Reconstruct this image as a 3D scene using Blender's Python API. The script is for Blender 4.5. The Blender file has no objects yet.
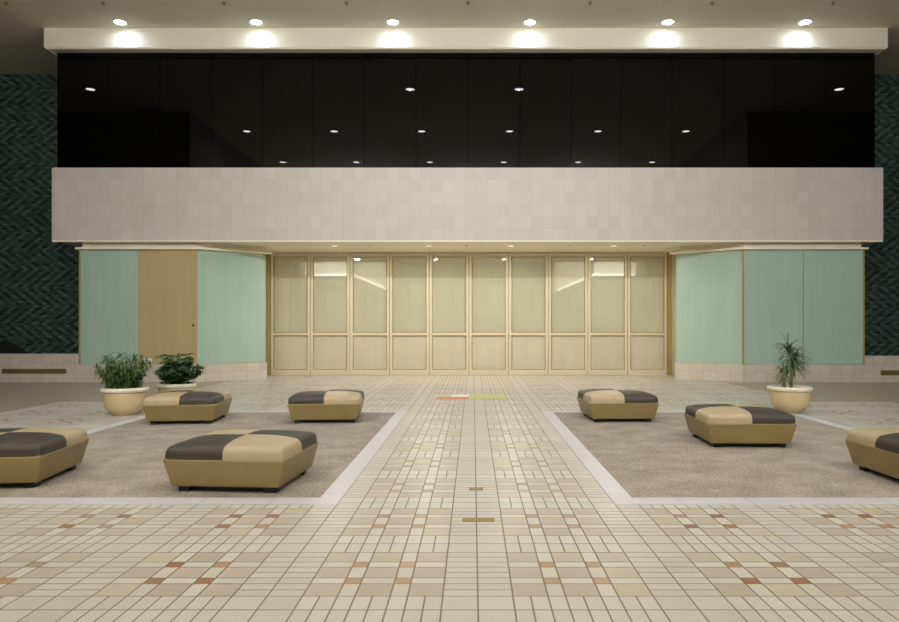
import bpy, bmesh, math, random
from mathutils import Vector, Matrix
random.seed(7)
S = bpy.context.scene
COL = S.collection
PI = math.pi

# ------------------------------------------------------------------ camera
CX = -0.028
cam_d = bpy.data.cameras.new('camera'); cam = bpy.data.objects.new('camera', cam_d); COL.objects.link(cam)
cam.location = (CX, 0, 1.564); cam.rotation_euler = (PI/2, 0, 0)
cam_d.sensor_width = 36; cam_d.lens = 36*720/899
cam_d.shift_x = -23.5/899; cam_d.shift_y = 15.0/899
cam_d.clip_start = 0.05; cam_d.clip_end = 200
S.camera = cam

# ------------------------------------------------------------------ world, exposure
w = bpy.data.worlds.new('night'); S.world = w; w.use_nodes = True
w.node_tree.nodes['Background'].inputs[0].default_value = (0.9, 0.85, 0.7, 1)
w.node_tree.nodes['Background'].inputs[1].default_value = 0.02
S.view_settings.view_transform = 'Standard'; S.view_settings.look = 'None'
S.view_settings.gamma = 1; S.view_settings.use_curve_mapping = False
S.view_settings.exposure = 0.10

# ------------------------------------------------------------------ lights of the hall (grid of ceiling downlights), plus added fill
CEIL = 9.74
GRID_X = [-9.49, -5.83, -2.15, 1.53, 5.24, 8.93]
GRID_X = [x + CX for x in GRID_X]
def spot(name, loc, power, color, angle, blend=1.0, size=0.12, rot=(0, 0, 0)):
    d = bpy.data.lights.new(name, 'SPOT'); d.energy = power; d.color = color
    d.spot_size = math.radians(angle); d.spot_blend = blend; d.shadow_soft_size = size
    o = bpy.data.objects.new(name, d); COL.objects.link(o); o.location = loc; o.rotation_euler = rot
    return o
COOL = (0.34, 0.50, 1.0); NEUT = (0.88, 0.94, 1.0); WARM = (1.0, 0.95, 0.80)
for x in GRID_X:
    spot('fascia_spot', (x, 19.36, CEIL-.04), 20, COOL, 180, 1.0, .03)
    spot('hall_spot', (x, 10.1, CEIL-.04), 230, NEUT, 150, .9, .012)
    spot('hall_spot', (x, 4.4, CEIL-.04), 120, NEUT, 150, .9, .012)
    spot('hall_spot', (x, -1.3, CEIL-.04), 80, NEUT, 150, .9, .012)
for x in (-2.17, 1.59):
    spot('hall_spot', (x+CX, 15.46, CEIL-.04), 250, NEUT, 150, .9, .012)
for x in (-13.2, 12.63):
    spot('hall_spot', (x+CX, 15.46, CEIL-.04), 140, NEUT, 120, .9, .012)
for x in (-4.03, -1.29, 1.10, 4.08):
    d = bpy.data.lights.new('soffit_lamp', 'AREA'); d.shape = 'DISK'; d.size = .18; d.energy = 50; d.color = WARM
    o = bpy.data.objects.new('soffit_lamp', d); COL.objects.link(o); o.location = (x+CX, 20.93, 3.876)
# three unseen area lights added behind the camera to brighten the shop front
for x in (-6.6, 0, 6.6):
    d = bpy.data.lights.new('facade_fill', 'AREA'); d.shape = 'RECTANGLE'; d.size = 4.2; d.size_y = .5
    d.energy = 345; d.color = (0.93, 0.965, 1.0); d.spread = math.radians(122)
    o = bpy.data.objects.new('facade_fill', d); COL.objects.link(o)
    o.location = (x, -1.0, 9.0); o.rotation_euler = (math.radians(88), 0, 0)

# ------------------------------------------------------------------ node helpers
def lin(c):
    return tuple(((v/255)/12.92 if v/255 <= .04045 else ((v/255+.055)/1.055)**2.4) for v in c) + (1,)
class NT:
    def __init__(s, name, rough=.5, spec=.5, **kw):
        s.m = bpy.data.materials.new(name); s.m.use_nodes = True
        s.t = s.m.node_tree; s.b = s.t.nodes['Principled BSDF']
        s.b.inputs['Roughness'].default_value = rough
        s.b.inputs['Specular IOR Level'].default_value = spec
        for k, v in kw.items(): s.b.inputs[k].default_value = v
        s.co = None
    def n(s, typ, **kw):
        x = s.t.nodes.new(typ)
        for k, v in kw.items(): setattr(x, k, v)
        return x
    def put(s, sock, v):
        if hasattr(v, 'is_output'): s.t.links.new(v, sock)
        else: sock.default_value = v
    def coord(s):
        if s.co is None: s.co = s.n('ShaderNodeTexCoord').outputs['Object']
        return s.co
    def xyz(s):
        x = s.n('ShaderNodeSeparateXYZ'); s.put(x.inputs[0], s.coord()); return x.outputs
    def math(s, op, a, b=0.0, c=0.0):
        x = s.n('ShaderNodeMath', operation=op)
        for i, v in enumerate((a, b, c)): s.put(x.inputs[i], v)
        return x.outputs[0]
    def noise(s, scale, detail=3, vec=None, rough=.5):
        x = s.n('ShaderNodeTexNoise'); x.inputs['Scale'].default_value = scale
        x.inputs['Detail'].default_value = detail; x.inputs['Roughness'].default_value = rough
        s.put(x.inputs['Vector'], vec if vec is not None else s.coord()); return x.outputs['Fac']
    def stretch(s, v):
        x = s.n('ShaderNodeMapping'); s.put(x.inputs['Vector'], s.coord()); x.inputs['Scale'].default_value = v
        return x.outputs[0]
    def mix(s, f, a, b, mode='MIX'):
        x = s.n('ShaderNodeMix', data_type='RGBA', blend_type=mode)
        s.put(x.inputs[0], f); s.put(x.inputs[6], a); s.put(x.inputs[7], b); return x.outputs[2]
    def ramp(s, f, stops):
        x = s.n('ShaderNodeValToRGB'); s.put(x.inputs[0], f)
        e = x.color_ramp.elements
        while len(e) < len(stops): e.new(.5)
        for i, (p, c) in enumerate(stops): e[i].position = p; e[i].color = c
        return x.outputs[0]
    def rnd(s, a, b):
        v = s.n('ShaderNodeCombineXYZ'); s.put(v.inputs[0], a); s.put(v.inputs[1], b)
        x = s.n('ShaderNodeTexWhiteNoise', noise_dimensions='3D'); s.put(x.inputs['Vector'], v.outputs[0])
        return x.outputs['Value']
    def base(s, c): s.put(s.b.inputs['Base Color'], c); return s
    def bump(s, h, strength=.2, dist=.01):
        x = s.n('ShaderNodeBump'); x.inputs['Strength'].default_value = strength; x.inputs['Distance'].default_value = dist
        s.put(x.inputs['Height'], h); s.put(s.b.inputs['Normal'], x.outputs[0]); return s

def flat_mat(name, c, rough=.5, var=.08, scale=3, spec=.5, **kw):
    t = NT(name, rough, spec, **kw); a = lin(c)
    lo = tuple(v*(1-var) for v in a[:3])+(1,); hi = tuple(min(1, v*(1+var)) for v in a[:3])+(1,)
    t.base(t.mix(t.noise(scale), lo, hi)); return t.m
def grid_mat(name, ca, cb, grout, sx, sy, gw, axes=(0, 2), rough=.5, off=(0, 0), mottled=.3, spec=.5):
    t = NT(name, rough, spec); o = t.xyz()
    u = t.math('DIVIDE', t.math('SUBTRACT', o[axes[0]], off[0]), sx); v = t.math('DIVIDE', t.math('SUBTRACT', o[axes[1]], off[1]), sy)
    r = t.rnd(t.math('FLOOR', u), t.math('FLOOR', v))
    r = t.math('ADD', t.math('MULTIPLY', r, 1-mottled), t.math('MULTIPLY', t.noise(5, 4), mottled))
    c = t.mix(r, lin(ca), lin(cb))
    def edge(x, s):
        f = t.math('FRACT', x); d = t.math('MINIMUM', f, t.math('SUBTRACT', 1.0, f))
        return t.math('LESS_THAN', t.math('MULTIPLY', d, s), gw/2)
    g = t.math('MAXIMUM', edge(u, sx), edge(v, sy))
    t.base(t.mix(g, c, lin(grout))); return t.m

# ------------------------------------------------------------------ materials
M = {}
M['ceiling'] = grid_mat('ceiling_plaster', (234, 228, 208), (238, 232, 214), (222, 215, 194), 1.22, 1.22, .012, (0, 1), .8)
M['fascia'] = flat_mat('fascia_paint', (228, 221, 200), .6, .04)
M['cream'] = flat_mat('cream_paint', (242, 233, 210), .5, .05)
M['stone'] = grid_mat('stone_tile', (198, 188, 176), (208, 200, 190), (188, 177, 163), .305, .335, .008, (0, 2), .45, (.05, 5.92))
M['base_stone'] = grid_mat('base_stone_tile', (194, 181, 166), (206, 195, 182), (168, 155, 140), .30, .26, .008, (0, 2), .4)
M['black_glass'] = NT('black_glass', .0, .30).base((.0015, .0013, .0012, 1)).m
M['seam'] = NT('glass_seam', 1.0, .0).base((.002, .002, .002, 1)).m
M['hall_wall'] = flat_mat('hall_wall_plaster', (120, 108, 92), .7, .06)
M['white_wall'] = flat_mat('bulkhead_white', (235, 230, 215), .6, .03)
M['grout'] = flat_mat('floor_grout', (136, 122, 106), .8, .1, 20)
M['soil'] = flat_mat('dark_soil', (44, 33, 24), .9, .4, 40)
M['brass'] = flat_mat('aged_brass', (156, 130, 66), .45, .25, 30, Metallic=.35)
M['bronze'] = flat_mat('bronze_grille', (128, 110, 64), .5, .15, 20)
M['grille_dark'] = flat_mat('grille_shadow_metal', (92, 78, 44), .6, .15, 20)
M['black'] = flat_mat('black_plastic', (22, 20, 18), .5, .2, 10)
M['chrome'] = NT('lamp_ring', .35, .5).base(lin((225, 220, 205))).m

def floor_tile_mat():
    t = NT('floor_ceramic', .3, .5)
    a = t.n('ShaderNodeVertexColor'); a.layer_name = 'tile_tint'
    nz = t.noise(2.2, 4)
    t.base(t.mix(t.math('MULTIPLY', t.noise(14, 3), .10), a.outputs['Color'], (.30, .22, .15, 1)))
    t.put(t.b.inputs['Roughness'], t.math('ADD', .26, t.math('MULTIPLY', nz, .16)))
    return t.m
M['tile'] = floor_tile_mat()
M['white_tile'] = grid_mat('white_border_tile', (198, 193, 194), (205, 200, 201), (168, 160, 158), .61, .61, .008, (0, 1), .35)
M['terrazzo'] = grid_mat('taupe_terrazzo', (152, 139, 120), (160, 147, 128), (138, 124, 107), .61, .61, .006, (0, 1), .38, mottled=.7)
def carpet_mat():
    t = NT('brown_carpet', .95, .1)
    f = t.math('ADD', t.math('MULTIPLY', t.noise(38, 2), .65), t.math('MULTIPLY', t.noise(2.5, 3), .35))
    t.base(t.ramp(f, [(.34, lin((130, 118, 106))), (.5, lin((158, 145, 132))), (.66, lin((184, 171, 158)))]))
    t.bump(t.noise(160, 2), .5, .01); return t.m
M['carpet'] = carpet_mat()
def mosaic_mat():
    t = NT('green_mosaic', .45, .35); o = t.xyz()
    # each row of tiles steps sideways by half a tile, the step reversing every nine rows: chevrons
    row = t.math('FLOOR', t.math('DIVIDE', o[2], .066))
    xs = t.math('ADD', t.math('DIVIDE', o[0], .17), t.math('MULTIPLY', t.math('PINGPONG', t.math('ADD', row, 3.0), 9.0), .5))
    colx = t.math('FLOOR', xs)
    band = t.math('LESS_THAN', t.math('FRACT', t.math('DIVIDE', colx, 2.0)), .4)
    r = t.rnd(colx, row)
    f = t.math('ADD', t.math('ADD', t.math('MULTIPLY', band, .36), t.math('MULTIPLY', r, .46)), t.math('MULTIPLY', t.noise(.5, 2), .16))
    c = t.ramp(f, [(.15, lin((46, 62, 54))), (.45, lin((72, 96, 82))), (.75, lin((98, 122, 114))), (1, lin((120, 137, 144)))])
    fx = t.math('FRACT', xs); fz = t.math('FRACT', t.math('DIVIDE', o[2], .066))
    e = t.math('MAXIMUM', t.math('LESS_THAN', fx, .05), t.math('LESS_THAN', fz, .12))
    t.base(t.mix(e, c, lin((26, 32, 28)))); return t.m
M['mosaic'] = mosaic_mat()
def panel_mat(name, a, b, rough=.45, coat=.15, streak=(6, 6, .35)):
    t = NT(name, rough, .4); t.b.inputs['Coat Weight'].default_value = coat; t.b.inputs['Coat Roughness'].default_value = .12
    f = t.math('ADD', t.math('MULTIPLY', t.noise(1.0, 3, t.stretch(streak)), .6), t.math('MULTIPLY', t.noise(.9, 3), .4))
    t.base(t.ramp(f, [(.3, lin(a)), (.7, lin(b))])); return t.m
M['green_panel'] = panel_mat('sea_green_panel', (158, 184, 166), (170, 193, 176))
M['tan_panel'] = panel_mat('tan_plywood', (176, 157, 110), (184, 166, 118), .6, .0)
M['paper'] = panel_mat('cream_paper', (203, 197, 174), (212, 207, 186), .8, .0, (9, 9, .25))
M['paper_low'] = panel_mat('cream_board', (188, 180, 158), (198, 190, 168), .8, .0, (9, 9, .4))
M['door_metal'] = flat_mat('door_frame_paint', (206, 196, 170), .4, .04, 4)
M['jamb'] = flat_mat('olive_jamb', (158, 140, 84), .45, .05, 4)
def glass_mat():
    t = NT('clear_glass'); t.t.nodes.remove(t.b)
    tr = t.n('ShaderNodeBsdfTransparent'); tr.inputs[0].default_value = (.975, .98, .97, 1)
    gl = t.n('ShaderNodeBsdfGlossy'); gl.inputs['Roughness'].default_value = .02
    fr = t.n('ShaderNodeFresnel'); fr.inputs[0].default_value = 2.2
    mx = t.n('ShaderNodeMixShader')
    geo = t.n('ShaderNodeNewGeometry')      # the sheet reflects once, at its front face
    f = t.math('MULTIPLY', fr.outputs[0], t.math('SUBTRACT', 1.0, geo.outputs['Backfacing']))
    t.t.links.new(f, mx.inputs[0]); t.t.links.new(tr.outputs[0], mx.inputs[1]); t.t.links.new(gl.outputs[0], mx.inputs[2])
    t.t.links.new(mx.outputs[0], t.t.nodes['Material Output'].inputs[0]); return t.m
M['glass'] = glass_mat()
def vinyl(name, c, rough):
    t = NT(name, rough, .45); a = lin(c)
    t.base(t.mix(t.noise(5, 3), tuple(v*.9 for v in a[:3])+(1,), tuple(v*1.08 for v in a[:3])+(1,)))
    t.bump(t.noise(220, 2), .12, .002); return t.m
M['olive_vinyl'] = vinyl('olive_vinyl', (138, 121, 76), .42)
M['dark_vinyl'] = vinyl('dark_brown_vinyl', (62, 54, 44), .5)
M['tan_vinyl'] = vinyl('tan_vinyl', (176, 157, 124), .4)
M['pot'] = flat_mat('cream_clay_pot', (206, 186, 142), .55, .07, 6)
M['rim'] = flat_mat('pale_pot_rim', (230, 220, 200), .5, .08, 8)
def leaf_mat(name, a, b):
    t = NT(name, .45, .4); t.base(t.mix(t.noise(9, 2), lin(a), lin(b))); return t.m
M['leaf_fine'] = leaf_mat('bamboo_leaf', (44, 76, 36), (98, 128, 72))
M['leaf_broad'] = leaf_mat('umbrella_leaf', (30, 64, 36), (78, 112, 68))
M['leaf_strap'] = leaf_mat('dracaena_leaf', (48, 74, 44), (104, 126, 84))
M['stem'] = flat_mat('woody_stem', (120, 98, 62), .7, .2, 20)
M['cane'] = flat_mat('pale_cane', (176, 146, 100), .7, .15, 20)
M['orange'] = flat_mat('orange_vinyl_decal', (208, 126, 72), .5, .05)
M['white_decal'] = flat_mat('white_vinyl_decal', (232, 232, 226), .5, .03)
M['mint'] = flat_mat('mint_vinyl_decal', (178, 198, 160), .5, .05)
M['lime'] = flat_mat('lime_vinyl_decal', (180, 186, 112), .5, .12, 6)
M['white_plate'] = flat_mat('white_plate', (220, 224, 224), .5, .03)
M['cloth'] = flat_mat('black_cloth', (10, 10, 9), .9, .3, 8)
def emis(name, c, s):
    t = NT(name); t.b.inputs['Base Color'].default_value = (.8, .8, .8, 1)
    t.b.inputs['Emission Color'].default_value = c; t.b.inputs['Emission Strength'].default_value = s; return t.m
M['lamp_cool'] = emis('lamp_lens', (.92, .96, 1, 1), 34)
M['lamp_warm'] = emis('soffit_lens', (1, .86, .6, 1), 1.3)
M['edge_glow'] = emis('added_edge_glow', (1, .97, .9, 1), 2.5)  # for the glowing strips added on the unseen gallery edge

# ------------------------------------------------------------------ mesh helpers
class MB:
    def __init__(s): s.v = []; s.f = []; s.mi = []; s.col = []
    def quad(s, a, b, c, d, mi=0):
        i = len(s.v); s.v += [a, b, c, d]; s.f.append((i, i+1, i+2, i+3)); s.mi.append(mi)
    def box(s, x0, x1, y0, y1, z0, z1, mi=0):
        i = len(s.v)
        s.v += [(x0, y0, z0), (x1, y0, z0), (x1, y1, z0), (x0, y1, z0), (x0, y0, z1), (x1, y0, z1), (x1, y1, z1), (x0, y1, z1)]
        for q in ((3, 2, 1, 0), (4, 5, 6, 7), (0, 1, 5, 4), (1, 2, 6, 5), (2, 3, 7, 6), (3, 0, 4, 7)):
            s.f.append(tuple(i+k for k in q)); s.mi.append(mi)
    def prism(s, poly, z0, z1, mi=0):
        i = len(s.v); n = len(poly)
        s.v += [(x, y, z0) for x, y in poly] + [(x, y, z1) for x, y in poly]
        s.f.append(tuple(i+n+k for k in range(n))); s.mi.append(mi)
        s.f.append(tuple(i+k for k in reversed(range(n)))); s.mi.append(mi)
        for k in range(n):
            l = (k+1) % n; s.f.append((i+k, i+l, i+n+l, i+n+k)); s.mi.append(mi)
    def slab(s, p, q, t, z0, z1, off=0.0, mi=0):
        """a thin upright slab from p to q, outward side to the right of p->q (towards the viewer), t thick"""
        d = Vector((q[0]-p[0], q[1]-p[1])).normalized(); nrm = Vector((d.y, -d.x))
        a = [(p[0]+nrm.x*(off+t), p[1]+nrm.y*(off+t)), (q[0]+nrm.x*(off+t), q[1]+nrm.y*(off+t)),
             (q[0]+nrm.x*off, q[1]+nrm.y*off), (p[0]+nrm.x*off, p[1]+nrm.y*off)]
        s.prism(a, z0, z1, mi)
    def lathe(s, prof, n=32, mi=0, cap=True):
        i = len(s.v)
        for r, z in prof:
            s.v += [(r*math.cos(2*PI*k/n), r*math.sin(2*PI*k/n), z) for k in range(n)]
        for j in range(len(prof)-1):
            for k in range(n):
                l = (k+1) % n
                s.f.append((i+j*n+k, i+j*n+l, i+(j+1)*n+l, i+(j+1)*n+k)); s.mi.append(mi)
        if cap:
            s.f.append(tuple(i+k for k in reversed(range(n)))); s.mi.append(mi)
            e = i+(len(prof)-1)*n; s.f.append(tuple(e+k for k in range(n))); s.mi.append(mi)
    def tube(s, pts, rads, n=8):
        i = len(s.v); pts = [Vector(p) for p in pts]
        for j, p in enumerate(pts):
            d = (pts[min(j+1, len(pts)-1)]-pts[max(j-1, 0)]).normalized()
            a = d.orthogonal().normalized() if abs(d.z) > .99 else d.cross(Vector((0, 0, 1))).normalized()
            b = d.cross(a)
            s.v += [tuple(p+(a*math.cos(2*PI*k/n)+b*math.sin(2*PI*k/n))*rads[j]) for k in range(n)]
        for j in range(len(pts)-1):
            for k in range(n):
                l = (k+1) % n; s.f.append((i+j*n+k, i+j*n+l, i+(j+1)*n+l, i+(j+1)*n+k)); s.mi.append(0)
        s.f.append(tuple(i+k for k in range(n))); s.mi.append(0)
        e = i+(len(pts)-1)*n; s.f.append(tuple(e+k for k in range(n))); s.mi.append(0)
    def leaf(s, base, d, length, width, droop, seg=4, fold=.25, prof=None):
        p = Vector(base); d = Vector(d).normalized(); i = len(s.v)
        prof = prof or (lambda t: math.sin(PI*min(1, .12+t*.88))**.8)
        side = d.cross(Vector((0, 0, 1)))
        side = side.normalized() if side.length > .05 else Vector((1, 0, 0))
        for k in range(seg+1):
            t = k/seg; wd = width*.5*prof(t) if k < seg else width*.02
            up = side.cross(d).normalized()
            s.v += [tuple(p-side*wd+up*wd*fold), tuple(p), tuple(p+side*wd+up*wd*fold)]
            d = (d+Vector((0, 0, -droop/seg))).normalized(); p = p+d*(length/seg)
        for k in range(seg):
            a = i+3*k
            s.f += [(a, a+1, a+4, a+3), (a+1, a+2, a+5, a+4)]; s.mi += [0, 0]
    def build(s, name, mats, parent=None, smooth=False, loc=None, bevel=0, fix=True):
        me = bpy.data.meshes.new(name); me.from_pydata(s.v, [], s.f)
        for m in (mats if isinstance(mats, (list, tuple)) else [mats]): me.materials.append(M[m])
        me.polygons.foreach_set('material_index', s.mi)
        if smooth: me.polygons.foreach_set('use_smooth', [True]*len(s.f))
        me.update()
        if fix:
            bm = bmesh.new(); bm.from_mesh(me); bmesh.ops.recalc_face_normals(bm, faces=bm.faces); bm.to_mesh(me); bm.free()
        o = bpy.data.objects.new(name, me); COL.objects.link(o)
        if parent: o.parent = parent
        if loc: o.location = loc
        if bevel:
            b = o.modifiers.new('bevel', 'BEVEL'); b.width = bevel; b.segments = 3; b.limit_method = 'ANGLE'
            b.harden_normals = False
        return o
def tag(o, label=None, cat=None, group=None, kind=None):
    if label: o['label'] = label
    if cat: o['category'] = cat
    if group: o['group'] = group
    if kind: o['kind'] = kind
    return o
def struct(o): o['kind'] = 'structure'; return o
def empty(name, loc, rz=0, label=None, cat=None, group=None):
    o = bpy.data.objects.new(name, None); COL.objects.link(o); o.location = loc; o.rotation_euler = (0, 0, rz)
    o.empty_display_size = .1
    return tag(o, label, cat, group)
def copy_tree(o, parent=None, kids={}):
    c = o.copy(); COL.objects.link(c)
    if parent: c.parent = parent
    for ch in [x for x in o.children]: copy_tree(ch, c)
    return c
def sbox(name, mat, *a, **k):
    b = MB(); b.box(*a); return struct(b.build(name, mat, **k))

# ================================================================== floor
U = .1016; UY = .1004; D0 = 4.168
GW = .010
PADS = [(1.219, 5.79, 1), (-5.79, -1.219, -1)]
PAD0, PAD1 = 6.306, 13.22
def in_pad(x, y): return PAD0-.001 < y < PAD1+.001 and 1.219-.001 < abs(x) < 5.79+.001
LIGHT = (204, 196, 187); LIGHT2 = (202, 193, 182); TAN = (186, 172, 154); BROWNS = [(152, 106, 68), (150, 115, 82), (170, 132, 98), (166, 146, 120), (148, 97, 55)]
def srgb_lin(c): return lin(c)
fv, ff, fc = [], [], []
def tile(x0, x1, y0, y1, c):
    xm, ym = (x0+x1)/2, (y0+y1)/2
    # trim to the edges of the carpet pads and of the tiled area
    if y1 > PAD0 and y0 < PAD1 and in_pad(xm, ym): return
    if y0 < PAD0 < y1 and 1.219 < abs(xm) < 5.79: y1 = PAD0
    if y0 < PAD1 < y1 and 1.219 < abs(xm) < 5.79: y0 = PAD1
    if PAD0 < ym < PAD1:
        for e in (-5.79, 5.79):
            if x0 < e < x1:
                if e > 0: x0 = e
                else: x1 = e
    if x1-x0 < .02 or y1-y0 < .02: return
    g = GW/2; i = len(fv)
    fv.extend([(x0+g, y0+g, 0), (x1-g, y0+g, 0), (x1-g, y1-g, 0), (x0+g, y1-g, 0)]); ff.append((i, i+1, i+2, i+3))
    k = 1+random.uniform(-.05, .05); l = srgb_lin(c); fc.append((l[0]*k, l[1]*k, l[2]*k*(1+random.uniform(-.02, .02)), 1))
def limit(ym): return 8.45 if ym < 14.75 else 6.9
NP = 8
rng = random.Random(3)
COLS = [(0, 2, 's'), (2, 4, 't'), (4, 5, 'l'), (5, 7, 't'), (7, 8, 'l'), (8, 10, 't'), (10, 12, 's')]
ROWS = [(0, 2, 't'), (2, 3, 'b'), (3, 5, 't'), (5, 6, 'b'), (6, 8, 't'), (8, 10, 'g'), (10, 12, 'g')]
for pj in range(-4, 18):
    for pi in range(-NP, NP):
        for c0, c1, ck in COLS:
            X0, X1 = (pi*12+c0)*U, (pi*12+c1)*U; xm = (X0+X1)/2
            for r0, r1, rk in ROWS:
                Y0, Y1 = D0+(pj*12+r0)*UY, D0+(pj*12+r1)*UY
                if Y1 > 22.9 or Y0 < -1 or abs(xm) > limit((Y0+Y1)/2): continue
                ym = (Y0+Y1)/2
                if ck == 's':
                    if rk == 'g' or rk == 'b': tile(X0, X1, Y0, Y1, LIGHT2)
                    else: tile(X0, X1, Y0, ym, LIGHT2); tile(X0, X1, ym, Y1, LIGHT2)
                elif ck == 't':
                    if rk == 't': tile(X0, X1, Y0, Y1, TAN if rng.random() < .8 else (193, 180, 157))
                    elif rk == 'b': tile(X0, X1, Y0, Y1, (206, 198, 188))
                    else: tile(X0, xm, Y0, Y1, LIGHT); tile(xm, X1, Y0, Y1, LIGHT)
                else:
                    if rk == 'b':
                        c = rng.choice(BROWNS)
                        if abs(xm) < 1.22:      # paler, worn accents along the walking aisle
                            c = tuple(int(a*.5+b*.5) for a, b in zip(c, (198, 180, 150)))
                        tile(X0, X1, Y0, Y1, c)
                    else: tile(X0, X1, Y0, Y1, (206, 199, 187))
sub = MB(); sub.box(-24, 24, -32, 24, -.12, -.0015)
floor = struct(sub.build('floor', 'grout'))
me = bpy.data.meshes.new('floor_tiles'); me.from_pydata(fv, [], ff); me.materials.append(M['tile'])
ca = me.color_attributes.new('tile_tint', 'FLOAT_COLOR', 'CORNER')
buf = []
for c in fc: buf += list(c)*4
ca.data.foreach_set('color', buf); me.update()
ft = bpy.data.objects.new('floor_tiles', me); COL.objects.link(ft); ft.parent = floor; struct(ft)
tz = MB()
for s in (-1, 1):
    a, b = sorted((s*8.45, s*24)); tz.box(a, b, -2, 14.75, -.05, -.0002)
    a, b = sorted((s*6.9, s*24)); tz.box(a, b, 14.75, 24, -.05, -.0002)
tz.box(-24, 24, -32, -2, -.05, -.0002)
struct(tz.build('floor_terrazzo', 'terrazzo', floor))
for i, (a, b, s) in enumerate(PADS):
    k = MB(); B = .203; BF = .26
    k.box(a, b, PAD0, PAD0+BF, -.05, .001); k.box(a, b, PAD1-B, PAD1, -.05, .001)
    k.box(a, a+B, PAD0+BF, PAD1-B, -.05, .001); k.box(b-B, b, PAD0+BF, PAD1-B, -.05, .001)
    struct(k.build('floor_border', 'white_tile', floor))
    side = 'right' if s > 0 else 'left'
    sbox('floor_carpet_'+side, 'carpet', a+B, b-B, PAD0+BF, PAD1-B, -.05, .004)

# ================================================================== shell
sbox('ceiling', 'ceiling', -24, 24, -32, 24, CEIL, CEIL+.2)
DM = 23.36
sbox('wall_left', 'mosaic', -24, -11.0, DM, DM+.3, -.1, CEIL)
sbox('wall_right', 'mosaic', 10.7, 24, DM, DM+.3, -.1, CEIL)
sbox('wall_far_left', 'hall_wall', -24.3, -24, 12.8, 24, -.1, CEIL)
sbox('wall_far_right', 'hall_wall', 24, 24.3, 12.8, 24, -.1, CEIL)
for s, n in ((-1, 'left'), (1, 'right')):
    hx = 10.85 if s < 0 else 10.45
    a, b = sorted((s*hx, s*24)); sbox('wall_hall_'+n, 'hall_wall', a, b, -32, 12.8, -.1, CEIL)
    a, b = sorted((s*7.8, s*hx)); sbox('wall_gallery_'+n, 'white_wall', a, b, -30, -.6, 4.8, CEIL)
sbox('wall_rear', 'hall_wall', -24, 24, -32.3, -32, -.1, CEIL)
# glow added along the lower edge of the unseen gallery behind the camera
for s, n in ((-1, 'left'), (1, 'right')):
    a, b = sorted((s*7.72, s*10.4))
    k = MB(); k.box(a, b, -.6, -.45, 4.78, 4.92)
    a, b = sorted((s*7.66, s*7.8)); k.box(a, b, -20, -.45, 4.78, 4.92)
    struct(k.build('trim_added_glow_'+n, 'edge_glow'))
    sp = spot('gallery_front_fill', (s*9.2, 1.6, 7.5), 2800, (1, .97, .9), 100, .8, .2, (math.radians(-55), 0, 0))  # unseen spot added to brighten the gallery front mirrored in the doors

# unseen spots added to brighten the gallery sides behind the camera
for s_ in (-1, 1):
    for y in (-5.0, -12.0, -19.0):
        spot('gallery_side_fill', (s_*1.5, y, 6.6), 2200, (1, .97, .92), 112, .9, .2, (0, s_*math.radians(-92), 0))

# upper storey with the dark glass
BL, BR = -11.64+CX, 11.25+CX
GY = 20.15
core = MB(); core.box(BL+.01, BR-.01, GY+.04, DM+.2, 5.3, CEIL); struct(core.build('wall_upper', 'seam'))
edges = [211, 262, 313, 364, 416, 468, 520, 571, 621, 672, 723.5]
xs = [(e-473)*GY/720+CX for e in edges]
st = (xs[-1]-xs[0])/(len(xs)-1)
while xs[0]-st > BL: xs.insert(0, xs[0]-st)
while xs[-1]+st < BR: xs.append(xs[-1]+st)
if xs[0]-BL < .35: xs.pop(0)
if BR-xs[-1] < .35: xs.pop()
xs = [BL]+xs+[BR]
for i in range(len(xs)-1):
    k = MB(); k.box(xs[i]+.007, xs[i+1]-.007, GY, GY+.03, 5.4, CEIL-.01)
    o = sbox('window_%d' % (i+1), 'black_glass', xs[i]+.007, xs[i+1]-.007, GY, GY+.03, 5.4, CEIL-.01)
    fr = MB(); fr.box(xs[i+1]-.012, xs[i+1]+.012, GY+.012, GY+.04, 5.4, CEIL-.01)
    if i < len(xs)-2: struct(fr.build('window_seam', 'seam', o))
WN = len(xs)
# fascia under the ceiling
FL, FR, FY, FB = -11.77+CX, 11.38+CX, 19.75, 9.20
k = MB(); k.prism([(FL, FY), (FR, FY), (FR, GY+.1), (BR+.02, GY+.1), (BR+.02, GY-.02), (BL-.02, GY-.02), (BL-.02, GY+.1), (FL, GY+.1)], FB, CEIL)
fas = struct(k.build('trim_1', 'fascia'))
k = MB(); k.box(FL+.03, FR-.03, FY+.03, FY+.06, FB-.03, FB); k.box(FL+.03, FL+.06, FY+.06, GY+.1, FB-.03, FB); k.box(FR-.06, FR-.03, FY+.06, GY+.1, FB-.03, FB)
struct(k.build('fascia_bead', 'fascia', fas))
# stone band
SB, ST, SY = 3.907, 5.92, 19.8
SL, SR = -11.58+CX, 11.28+CX
sbox('wall_front', 'stone', SL, SR, SY, GY, SB, ST)
sbox('ceiling_soffit', 'cream', SL+.02, SR-.02, GY, DM, SB, SB+.3)
k = MB(); k.box(SL+.01, SR-.01, SY-.012, SY+.06, SB-.03, SB+.012)
struct(k.build('trim_2', 'cream'))

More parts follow.
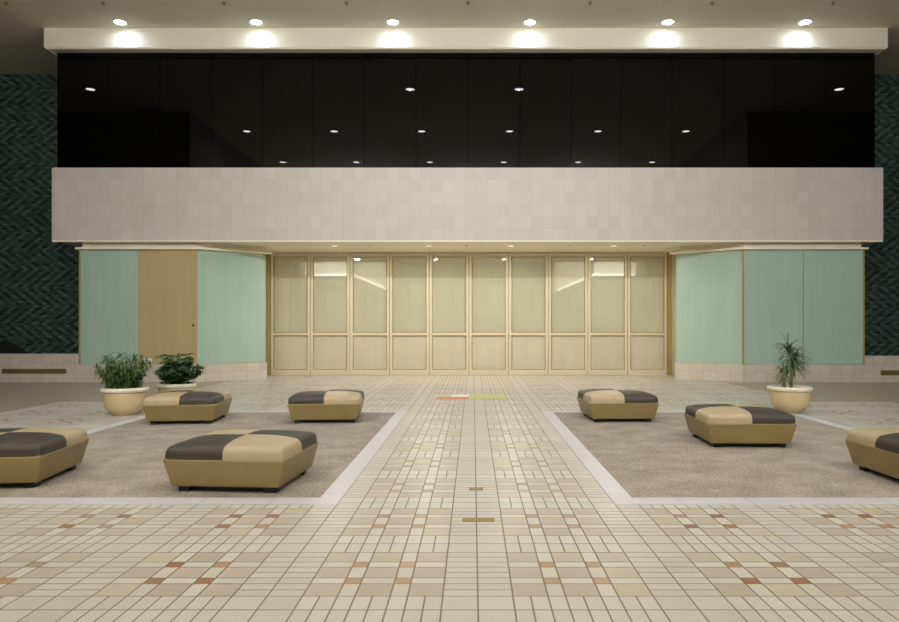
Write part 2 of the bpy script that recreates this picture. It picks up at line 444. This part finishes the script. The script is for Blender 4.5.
# ================================================================== lower storefront
DY = 22.95
KB = .49; KT = 3.69
left_poly = [(-10.92+CX, 20.0), (-7.65+CX, 20.0), (-6.14+CX, 21.3), (-6.68+CX, 21.42), (-6.68+CX, DY+.3), (-10.92+CX, DY+.3)]
right_poly = [(6.60+CX, DY+.3), (6.60+CX, 21.42), (6.02+CX, 21.3), (7.50+CX, 20.0), (10.85+CX, 20.0), (10.85+CX, DY+.3)]
def inset(poly, d):
    n = len(poly); out = []
    for i in range(n):
        p0, p1, p2 = Vector(poly[i-1]), Vector(poly[i]), Vector(poly[(i+1) % n])
        e1 = (p1-p0).normalized(); e2 = (p2-p1).normalized()
        n1 = Vector((-e1.y, e1.x)); n2 = Vector((-e2.y, e2.x))
        m = (n1+n2); m = m/max(.3, m.dot(n1)) if m.length > 1e-6 else n1
        out.append(tuple(p1+m*d))
    return out
for poly, side, fx in ((left_poly, 'left', None), (right_poly, 'right', None)):
    k = MB(); k.prism(inset(poly, .04), 0, SB); struct(k.build('wall_shop_'+side, 'cream'))
    k = MB(); k.prism(inset(poly, -.02), 0, KB); struct(k.build('baseboard_'+side, 'base_stone'))
    k = MB(); k.prism(inset(poly, -.09), KT, KT+.055)
    struct(k.build('trim_3' if side == 'left' else 'trim_4', 'cream'))
def pane(p, q, mat, name):
    global WN
    k = MB(); k.slab(p, q, .03, KB+.005, KT-.03, -.03)
    return struct(k.build(name, mat))
def lerp(p, q, t): return (p[0]+(q[0]-p[0])*t, p[1]+(q[1]-p[1])*t)
A, B_, C_ = left_poly[0], left_poly[1], left_poly[2]
tA = lerp(A, B_, .495)
pane(A, (tA[0]-.004, tA[1]), 'green_panel', 'window_%d' % WN); WN += 1
pane(B_, C_, 'green_panel', 'window_%d' % WN); WN += 1
k = MB(); k.slab((tA[0]+.004, tA[1]), (B_[0]-.004, B_[1]), .035, KB+.005, KT-.03, -.03)
tp = k.build('plywood_panel', 'tan_panel')
tag(tp, 'tall tan plywood panel between two sea green panels at left', 'panel')
k = MB(); k.lathe([(.001, 0), (.03, 0), (.03, .02), (.02, .035), (.001, .035)], 16, cap=False)
kn = k.build('lock_knob', 'black', tp, True); kn.location = (-7.66+CX-.11, 19.995, 1.58); kn.rotation_euler = (PI/2, 0, 0)
k = MB(); k.box(-.11, .11, -.02, 0, -.055, .055)
pl = k.build('wall_plate', 'white_plate', bevel=.006); pl.location = (-9.02+CX, 19.993, .62)
tag(pl, 'small white plate low on the tan panel, seen between the two bushy plants', 'plate')
R0, R1, R2 = right_poly[2], right_poly[3], right_poly[4]
rm = lerp(R1, R2, .5)
pane(R0, R1, 'green_panel', 'window_%d' % WN); WN += 1
pane(R1, (rm[0]-.005, rm[1]), 'green_panel', 'window_%d' % WN); WN += 1
pane((rm[0]+.005, rm[1]), R2, 'green_panel', 'window_%d' % WN); WN += 1
k = MB()
for p in (A, R1, R2):
    k.box(p[0]-.022, p[0]+.022, p[1]-.022, p[1]+.022, KB, KT-.03)
for p in (rm,): k.box(p[0]-.009, p[0]+.009, p[1]-.012, p[1]+.01, KB, KT-.03)
struct(k.build('trim_5', 'jamb'))
# low planter walls along the mosaic, with soil behind them
for s, x0, x1, zt in ((-1, -24, -10.92+CX-.02, .79), (1, 10.85+CX+.02, 24, .73)):
    n = 'left' if s < 0 else 'right'
    sbox('wall_low_'+n, 'base_stone', x0, x1, 20.0, 20.25, 0, zt)
    sbox('floor_planter_'+n, 'soil', x0, x1, 20.25, DM, 0, .34)
# air grilles in the low walls
for s, (x0, x1, z0, z1) in ((-1, (-13.08, -11.29, .245, .375)), (1, (11.32, 13.1, .195, .335))):
    g = empty('air_grille', ((x0+x1)/2+CX, 20.0, z0), 0,
              'long bronze air grille low in the wall at the %s edge' % ('left' if s < 0 else 'right'), 'grille')
    w_ = (x1-x0)/2; hgt = z1-z0
    k = MB(); k.box(-w_, w_, -.015, .0, 0, .018); k.box(-w_, w_, -.015, 0, hgt-.018, hgt); k.box(-w_, -w_+.018, -.015, 0, .018, hgt-.018); k.box(w_-.018, w_, -.015, 0, .018, hgt-.018)
    k.build('frame', 'bronze', g)
    k = MB(); k.box(-w_+.018, w_-.018, -.002, 0, .018, hgt-.018); k.build('backing', 'grille_dark', g)
    k = MB()
    for i in range(4): z = .03+i*(hgt-.06)/3.4; k.box(-w_+.018, w_-.018, -.012, -.002, z, z+.012)
    k.build('slats', 'bronze', g)
# ten folding glass doors under the soffit
X0 = -6.44+CX; PW = (6.18+6.44)/10
TOPZ = SB
for i in range(10):
    a = X0+i*PW+.006; b = a+PW-.012
    stl = .082
    k = MB()
    k.box(a, a+stl, DY-.05, DY+.02, .012, TOPZ-.01); k.box(b-stl, b, DY-.05, DY+.02, .012, TOPZ-.01)
    k.box(a+stl, b-stl, DY-.05, DY+.02, .012, .17); k.box(a+stl, b-stl, DY-.05, DY+.02, 1.265, 1.345)
    k.box(a+stl, b-stl, DY-.05, DY+.02, 3.775, TOPZ-.01)
    d = struct(k.build('door_%d' % (i+1), 'door_metal', bevel=.006))
    k = MB()    # glazing beads
    for z0, z1 in ((.17, 1.265), (1.345, 3.775)):
        k.box(a+stl, a+stl+.022, DY-.03, DY+.01, z0, z1); k.box(b-stl-.022, b-stl, DY-.03, DY+.01, z0, z1)
        k.box(a+stl+.022, b-stl-.022, DY-.03, DY+.01, z0, z0+.022); k.box(a+stl+.022, b-stl-.022, DY-.03, DY+.01, z1-.022, z1)
    struct(k.build('glazing_bead', 'jamb', d))
    k = MB(); k.box(a+stl, b-stl, DY-.005, DY, 1.345, 3.775); struct(k.build('glass_pane', 'glass', d))
    k = MB(); k.box(a+stl, b-stl, DY+.012, DY+.02, 1.345, 3.775); struct(k.build('paper_backing', 'paper', d))
    k = MB(); k.box(a+stl, b-stl, DY+.0, DY+.02, .17, 1.265); struct(k.build('lower_panel', 'paper_low', d))
sbox('wall_back', 'black', -8, 8, DY+.06, DY+.2, 0, SB)
for n, (xa, xb) in (('left', (-6.62, -6.44)), ('right', (6.18, 6.56))):
    k = MB(); k.box(xa+CX+(.0 if n == 'left' else .13), xb+CX-(.13 if n == 'left' else 0), DY-.0, DY+.05, 0, TOPZ)
    struct(k.build('wall_return_'+n, 'paper'))
    k = MB(); x = xb+CX-.066 if n == 'left' else xa+CX+.066
    k.box(x-.062, x+.062, DY-.08, DY+.05, 0, TOPZ-.002); struct(k.build('trim_6' if n == 'left' else 'trim_7', 'jamb', bevel=.006))
sbox('trim_8', 'door_metal', -6.6, 6.5, DY-.07, DY+.03, 0, .012)

# ================================================================== lamps
ORD6 = ['leftmost', 'second from left', 'third from left', 'third from right', 'second from right', 'rightmost']
def downlight(r, lens, name='downlight'):
    e = empty(name, (0, 0, 0))
    k = MB(); k.lathe([(r, 0), (r+.035, -.002), (r+.035, -.014), (r, -.018), (r-.004, -.004), (r, 0)], 32, cap=False)
    k.build('trim_ring', 'chrome', e, True)
    k = MB(); k.lathe([(r, -.003), (r*.7, -.016), (r*.3, -.022), (.001, -.024)], 32, cap=False)
    k.build('lens', lens, e, True)
    return e
d0 = downlight(.15, 'lamp_cool'); used = False
def put_light(x, y, z, label, group):
    global used
    o = d0 if not used else copy_tree(d0)
    used = True
    o.location = (x, y, z); return tag(o, label, 'ceiling light', group)
for i, x in enumerate(GRID_X):
    put_light(x, 19.36, CEIL, 'bright round downlight in ceiling just before the white fascia, '+ORD6[i]+' of six', 'ceiling downlights along the fascia')
for i, x in enumerate((-13.2, -2.17, 1.59, 12.63)):
    put_light(x+CX, 15.46, CEIL, 'ceiling downlight mirrored highest in the dark glass, '+['leftmost', 'second from left', 'second from right', 'rightmost'][i]+' of four', 'ceiling downlights of the front hall row')
for i, x in enumerate(GRID_X):
    put_light(x, 10.1, CEIL, 'ceiling downlight mirrored halfway down the dark glass, '+ORD6[i]+' of six', 'ceiling downlights of the middle hall row')
for i, x in enumerate(GRID_X):
    put_light(x, 4.4, CEIL, 'ceiling downlight mirrored lowest in the dark glass, '+ORD6[i]+' of six', 'ceiling downlights of the near hall row')
s0 = downlight(.11, 'lamp_warm', 'soffit_light')
for i, x in enumerate((-4.03, -1.29, 1.10, 4.08)):
    o = s0 if i == 0 else copy_tree(s0)
    o.location = (x+CX, 20.93, SB); tag(o, 'small warm recessed light in soffit above the glass doors, '+['leftmost', 'second from left', 'second from right', 'rightmost'][i]+' of four', 'ceiling light', 'soffit lights above the doors')
# sprinkler heads
def sprinkler():
    e = empty('sprinkler_head', (0, 0, 0))
    k = MB(); k.lathe([(.045, 0), (.045, -.01), (.015, -.016), (.012, -.05)], 16); k.build('escutcheon', 'bronze', e, True)
    k = MB(); k.lathe([(.032, -.05), (.032, -.056)], 16); k.build('deflector', 'bronze', e, True)
    return e
sp0 = sprinkler()
SX = [-11.8, -9.35, -6.29, -3.2, -.13, 2.96, 6.04, 9.1]
SORD = ['leftmost', 'second from left', 'third from left', 'fourth from left', 'fourth from right', 'third from right', 'second from right', 'rightmost']
for i, x in enumerate(SX):
    o = sp0 if i == 0 else copy_tree(sp0)
    o.location = (x+CX, 18.2, CEIL); tag(o, 'small dark sprinkler head at top edge of picture, '+SORD[i]+' of eight', 'sprinkler', 'ceiling sprinkler heads')
for i, x in enumerate((-3.0, -.2, 2.82, 4.97)):
    o = copy_tree(sp0)
    o.location = (x+CX, 20.9, SB); o.scale = (.6, .6, .6); tag(o, 'tiny sprinkler head in soffit above the glass doors, '+['leftmost', 'second from left', 'second from right', 'rightmost'][i]+' of four', 'sprinkler', 'soffit sprinkler heads')

# ================================================================== upholstered benches
BW, BD = 1.14, 1.115; ZS, ZB, TP = .318, .058, .053; HC = .108; CR = .052
def cushion_z(a, b):
    def shoulder(v):       # near-vertical side rolling over into the flat top
        d = (1-abs(v))*BW/2; R = .062
        return 1.0 if d >= R else max(0, 1-(1-d/R)**2.6)**.38
    z = HC*(.12+.88*(shoulder(a)*shoulder(b))**.8) + CR*(1-a**4)*(1-b**4)
    gr = max(math.exp(-(a*BW/2/.010)**2), math.exp(-(b*BD/2/.010)**2))
    if abs(a) >= 1 or abs(b) >= 1: return 0
    return z-.007*gr
def cushion_quad(sx, sy):
    k = MB()
    ts = [0, .009, .02, .035, .08, .16, .26, .36, .46, .56, .66, .74, .80, .85, .88, .905, .93, .95, .965, .978, .988, .995, .999, 1.0]
    m = len(ts)
    for j in range(m):
        for i in range(m):
            a, b = sx*ts[i], sy*ts[j]
            # round the plan corners a little and let the sides bulge
            q = 1-.022*(max(0, abs(a)-.82)/.18)**2*(max(0, abs(b)-.82)/.18)**2
            k.v.append((a*BW/2*1.003*q, b*BD/2*1.003*q, ZS+cushion_z(a, b)))
    for j in range(m-1):
        for i in range(m-1):
            p = j*m+i; q = (p, p+1, p+m+1, p+m)
            k.f.append(q if sx*sy > 0 else tuple(reversed(q))); k.mi.append(0)
    return k
def make_bench():
    e = empty('upholstered_bench', (0, 0, 0))
    k = MB(); hw, hd = BW/2, BD/2
    rings = [(TP, ZB), (TP, ZB), (.0, ZS-.03), (-.004, ZS-.015), (.0, ZS+.004), (.012, ZS+.006)]
    k.v = []
    for t, z in rings: k.v += [(-hw+t, -hd+t, z), (hw-t, -hd+t, z), (hw-t, hd-t, z), (-hw+t, hd-t, z)]
    for r in range(1, len(rings)-1):
        for i in range(4):
            l = (i+1) % 4; k.f.append((r*4+i, r*4+l, r*4+4+l, r*4+4+i)); k.mi.append(0)
    k.f.append((7, 6, 5, 4)); k.mi.append(0)
    n = len(rings)*4; k.f.append((n-4, n-3, n-2, n-1)); k.mi.append(0)
    k.v = k.v; k.build('base', 'olive_vinyl', e, bevel=.008)
    k = MB(); k.box(-hw+TP+.10, hw-TP-.10, -hd+TP+.10, hd-TP-.10, .006, ZB+.002); k.build('under_shade', 'black', e)  # black box added to darken the gap, standing in for shade under the bench
    for sx in (-1, 1):
        for sy in (-1, 1):
            m = 'dark_vinyl' if sx == sy else 'tan_vinyl'
            o = cushion_quad(sx, sy).build('cushion_panel', m, e, True, fix=False)
            o['label'] = 'dark brown cushion quarter' if sx == sy else 'tan cushion quarter'
            f = MB(); x, y = sx*(hw-TP-.10), sy*(hd-TP-.09)
            f.box(x-.055, x+.055, y-.05, y+.05, 0, ZB+.004); f.build('foot', 'black', e, bevel=.006)
    return e
b0 = make_bench()
# name, x, y, angle, flip(dark quarter front-left when 0)
benches = [
    (-2.274, 7.217, -4.4, 0, 'checkered vinyl bench in the left carpet\'s front, nearest the aisle, whole'),
    (-4.743, 7.353, 7.2, 90, 'checkered vinyl bench cut off by the left picture edge'),
    (-4.689, 11.908, 5.8, 90, 'checkered vinyl bench on left carpet before the two bushy potted plants'),
    (-2.424, 12.025, 5.0, 0, 'checkered vinyl bench at the back of left carpet next to the aisle'),
    (2.417, 12.156, 2.3, 90, 'checkered vinyl bench at the back of right carpet next to the aisle'),
    (3.564, 9.716, -1.6, 90, 'checkered vinyl bench in the middle of right carpet, its left side showing'),
    (4.684, 7.382, 2.0, 0, 'checkered vinyl bench cut off by the right picture edge'),
]
for i, (x, y, a, fl, lab) in enumerate(benches):
    o = b0 if i == 0 else copy_tree(b0)
    if fl and BW != BD: pass
    o.location = (x+CX, y, .004); o.rotation_euler = (0, 0, math.radians(a+fl))
    tag(o, lab, 'bench', 'checkered benches on the two carpets')

# ================================================================== potted plants
def pot(e, sc=1.0):
    k = MB(); r = .395*sc; h = .49*sc
    k.lathe([(.19*sc, 0), (.20*sc, .012), (.215*sc, .03), (.27*sc, .07), (.325*sc, .15), (.35*sc, .25), (.358*sc, .37), (.36*sc, h-.07*sc),
             (.32*sc, h-.07*sc), (.315*sc, h-.09*sc)], 48)
    k.build('pot', 'pot', e, True)
    k = MB(); k.lathe([(.352*sc, h-.085*sc), (.385*sc, h-.075*sc), (.397*sc, h-.05*sc), (.397*sc, h-.025*sc), (.385*sc, h-.004*sc), (.36*sc, h), (.335*sc, h-.012*sc), (.32*sc, h-.05*sc), (.32*sc, h-.085*sc)], 48, cap=False)
    k.build('pot_rim', 'rim', e, True)
    k = MB(); k.lathe([(.318*sc, h-.072*sc), (.25*sc, h-.05*sc), (.12*sc, h-.04*sc), (.001, h-.036*sc)], 32, cap=False)
    k.build('soil', 'soil', e, True)
    return h-.05*sc
def bushy(loc, sc, seed, leafmat, wide, label):
    rg = random.Random(seed)
    e = empty('potted_bush', loc, 0, label, 'potted plant')
    z0 = pot(e, sc)
    k = MB(); st = MB()
    for i in range(64 if not wide else 44):
        an = rg.uniform(0, 2*PI); r0 = rg.uniform(.02, .24)*sc
        lean = rg.uniform(.0, 1.0)**.8; H = rg.uniform(.42, .70)*(1-.40*lean)*(1.2 if not wide else .93)
        p0 = Vector((r0*math.cos(an), r0*math.sin(an), z0)); out = Vector((math.cos(an), math.sin(an), 0))
        pts = [p0+out*(lean*.33*t**1.5)+Vector((0, 0, H*(t-.12*lean*t*t))) for t in (0, .25, .5, .75, 1)]
        st.tube(pts, [.007, .006, .005, .004, .002], 5)
        if not wide:
            for j in range(34):
                t = rg.uniform(.1, 1); q = t*4; a = min(3, int(q)); p = pts[a].lerp(pts[a+1], q-a)
                d = Vector((rg.gauss(0, 1), rg.gauss(0, 1), rg.gauss(.1, .6))).normalized()*.8+out*.5
                k.leaf(p, d, rg.uniform(.09, .16), rg.uniform(.020, .032), rg.uniform(.4, 1.3), 3)
        else:
            for c in range(6):
                t = rg.uniform(.18, 1) if c else 1.0; q = t*4; a = min(3, int(q)); p = pts[a].lerp(pts[a+1], q-a)
                d0 = (Vector((rg.gauss(0, 1), rg.gauss(0, 1), .4)).normalized()+out*.3).normalized()
                pc = p+d0*.06; st.tube([p, pc], [.003, .002], 4)
                ph = rg.uniform(0, 6)
                for l in range(7):
                    b = ph+2*PI*l/7; d = Vector((math.cos(b), math.sin(b), rg.uniform(-.3, .25)))+d0*.4
                    k.leaf(pc, d, rg.uniform(.09, .14), rg.uniform(.040, .056), rg.uniform(.3, 1.1), 3)
    k.build('foliage', leafmat, e, True, fix=False); st.build('stems', 'stem', e, True)
    return e
bushy((-6.15+CX, 12.72, 0), .99, 5, 'leaf_fine', False, 'feathery fine-leaved bush in a cream bowl pot, left of the two bushes')
bushy((-5.76+CX, 14.0, 0), .93, 9, 'leaf_broad', True, 'dark broad-leaved bush in a cream bowl pot beneath the tan panel')
def dracaena(loc, sc):
    rg = random.Random(4)
    e = empty('potted_dracaena', loc, 0, 'spiky dracaena with pale canes in a cream bowl pot at right', 'potted plant')
    z0 = pot(e, sc)
    k = MB()
    canes = [([(.02, 0, z0), (.035, .01, z0+.2), (.03, 0, z0+.42), (.0, 0, z0+.60), (-.03, 0, z0+.72)], 96, .36, .34),
             ([(-.10, -.02, z0), (-.11, -.02, z0+.15), (-.15, -.03, z0+.30)], 46, .26, .16),
             ([(.04, .02, z0), (.06, .02, z0+.25), (.13, .03, z0+.58)], 70, .32, .22)]
    for pts, n, L, span in canes:
        c = MB(); c.tube(pts, [.026, .023, .020, .016, .012][:len(pts)], 10); c.build('cane', 'cane', e, True)
        top = Vector(pts[-1]); dn = (Vector(pts[-2])-top).normalized()
        for i in range(n):
            t = i/n; an = i*2.4+rg.uniform(-.3, .3); el = 1.25-1.1*t+rg.uniform(-.2, .2)
            d = Vector((math.cos(an)*math.cos(el), math.sin(an)*math.cos(el), math.sin(el)))
            k.leaf(top+dn*span*t, d, L*rg.uniform(.75, 1.15), rg.uniform(.024, .034), rg.uniform(1.1, 2.7), 6, .3, lambda t: (1-t)**.35*min(1, .5+3*t))
    k.build('foliage', 'leaf_strap', e, True, fix=False)
dracaena((5.74+CX, 13.05, .001), .965)

# ================================================================== small things on the floor and ledge
for (x, y, w_, d_, lab) in ((0.03, 6.91, .134, .12, 'small square brass floor plate, farther of two on the aisle centre line'),
                            (0.045, 5.80, .262, .105, 'longer brass floor plate, nearer of two on the aisle centre line')):
    k = MB(); k.box(-w_/2, w_/2, -d_/2, d_/2, 0, .003)
    o = k.build('floor_plate', 'brass', bevel=.001); o.location = (x+CX, y, .0); tag(o, lab, 'floor plate')
e = empty('floor_decal', (-.44+CX, 15.9, 0), 0, 'orange and white floor decal across the far aisle, left of the lime one', 'floor decal')
k = MB(); k.box(-.355, .355, -.5, -.02, 0, .003); o = k.build('orange_strip', 'orange', e)
k = MB(); k.box(-.04, .355, -.02, .5, 0, .003); o = k.build('white_strip', 'white_decal', e)
k = MB(); k.box(-.355, -.04, -.02, .5, 0, .003); o = k.build('mint_strip', 'mint', e)
k = MB(); k.box(-.4, .4, -.5, .52, 0, .003); o = k.build('floor_decal', 'lime'); o.location = (.33+CX, 15.9, 0)
tag(o, 'lime green floor decal across the far aisle, right of the orange one', 'floor decal')
# black cloth heap behind the low wall at the left edge
k = MB(); rg = random.Random(2); n, m = 20, 8
for j in range(m+1):
    t = j/m; 
    for i in range(n):
        a = 2*PI*i/n; r = (1-t**1.7)**.6*(1+.12*math.sin(3*a+1)+.08*math.sin(7*a))
        k.v.append((.75*r*math.cos(a), .30*r*math.sin(a), 0.76*t*(1-.12*math.cos(a-2))))
for j in range(m):
    for i in range(n):
        l = (i+1) % n; k.f.append((j*n+i, j*n+l, (j+1)*n+l, (j+1)*n+i)); k.mi.append(0)
k.f.append(tuple(reversed(range(n)))); k.mi.append(0)
o = k.build('cloth_heap', 'cloth', None, True); o.location = (-13.6+CX, 20.9, .335)
tag(o, 'black heap rising over the low wall at left edge, against the mosaic', 'cloth')
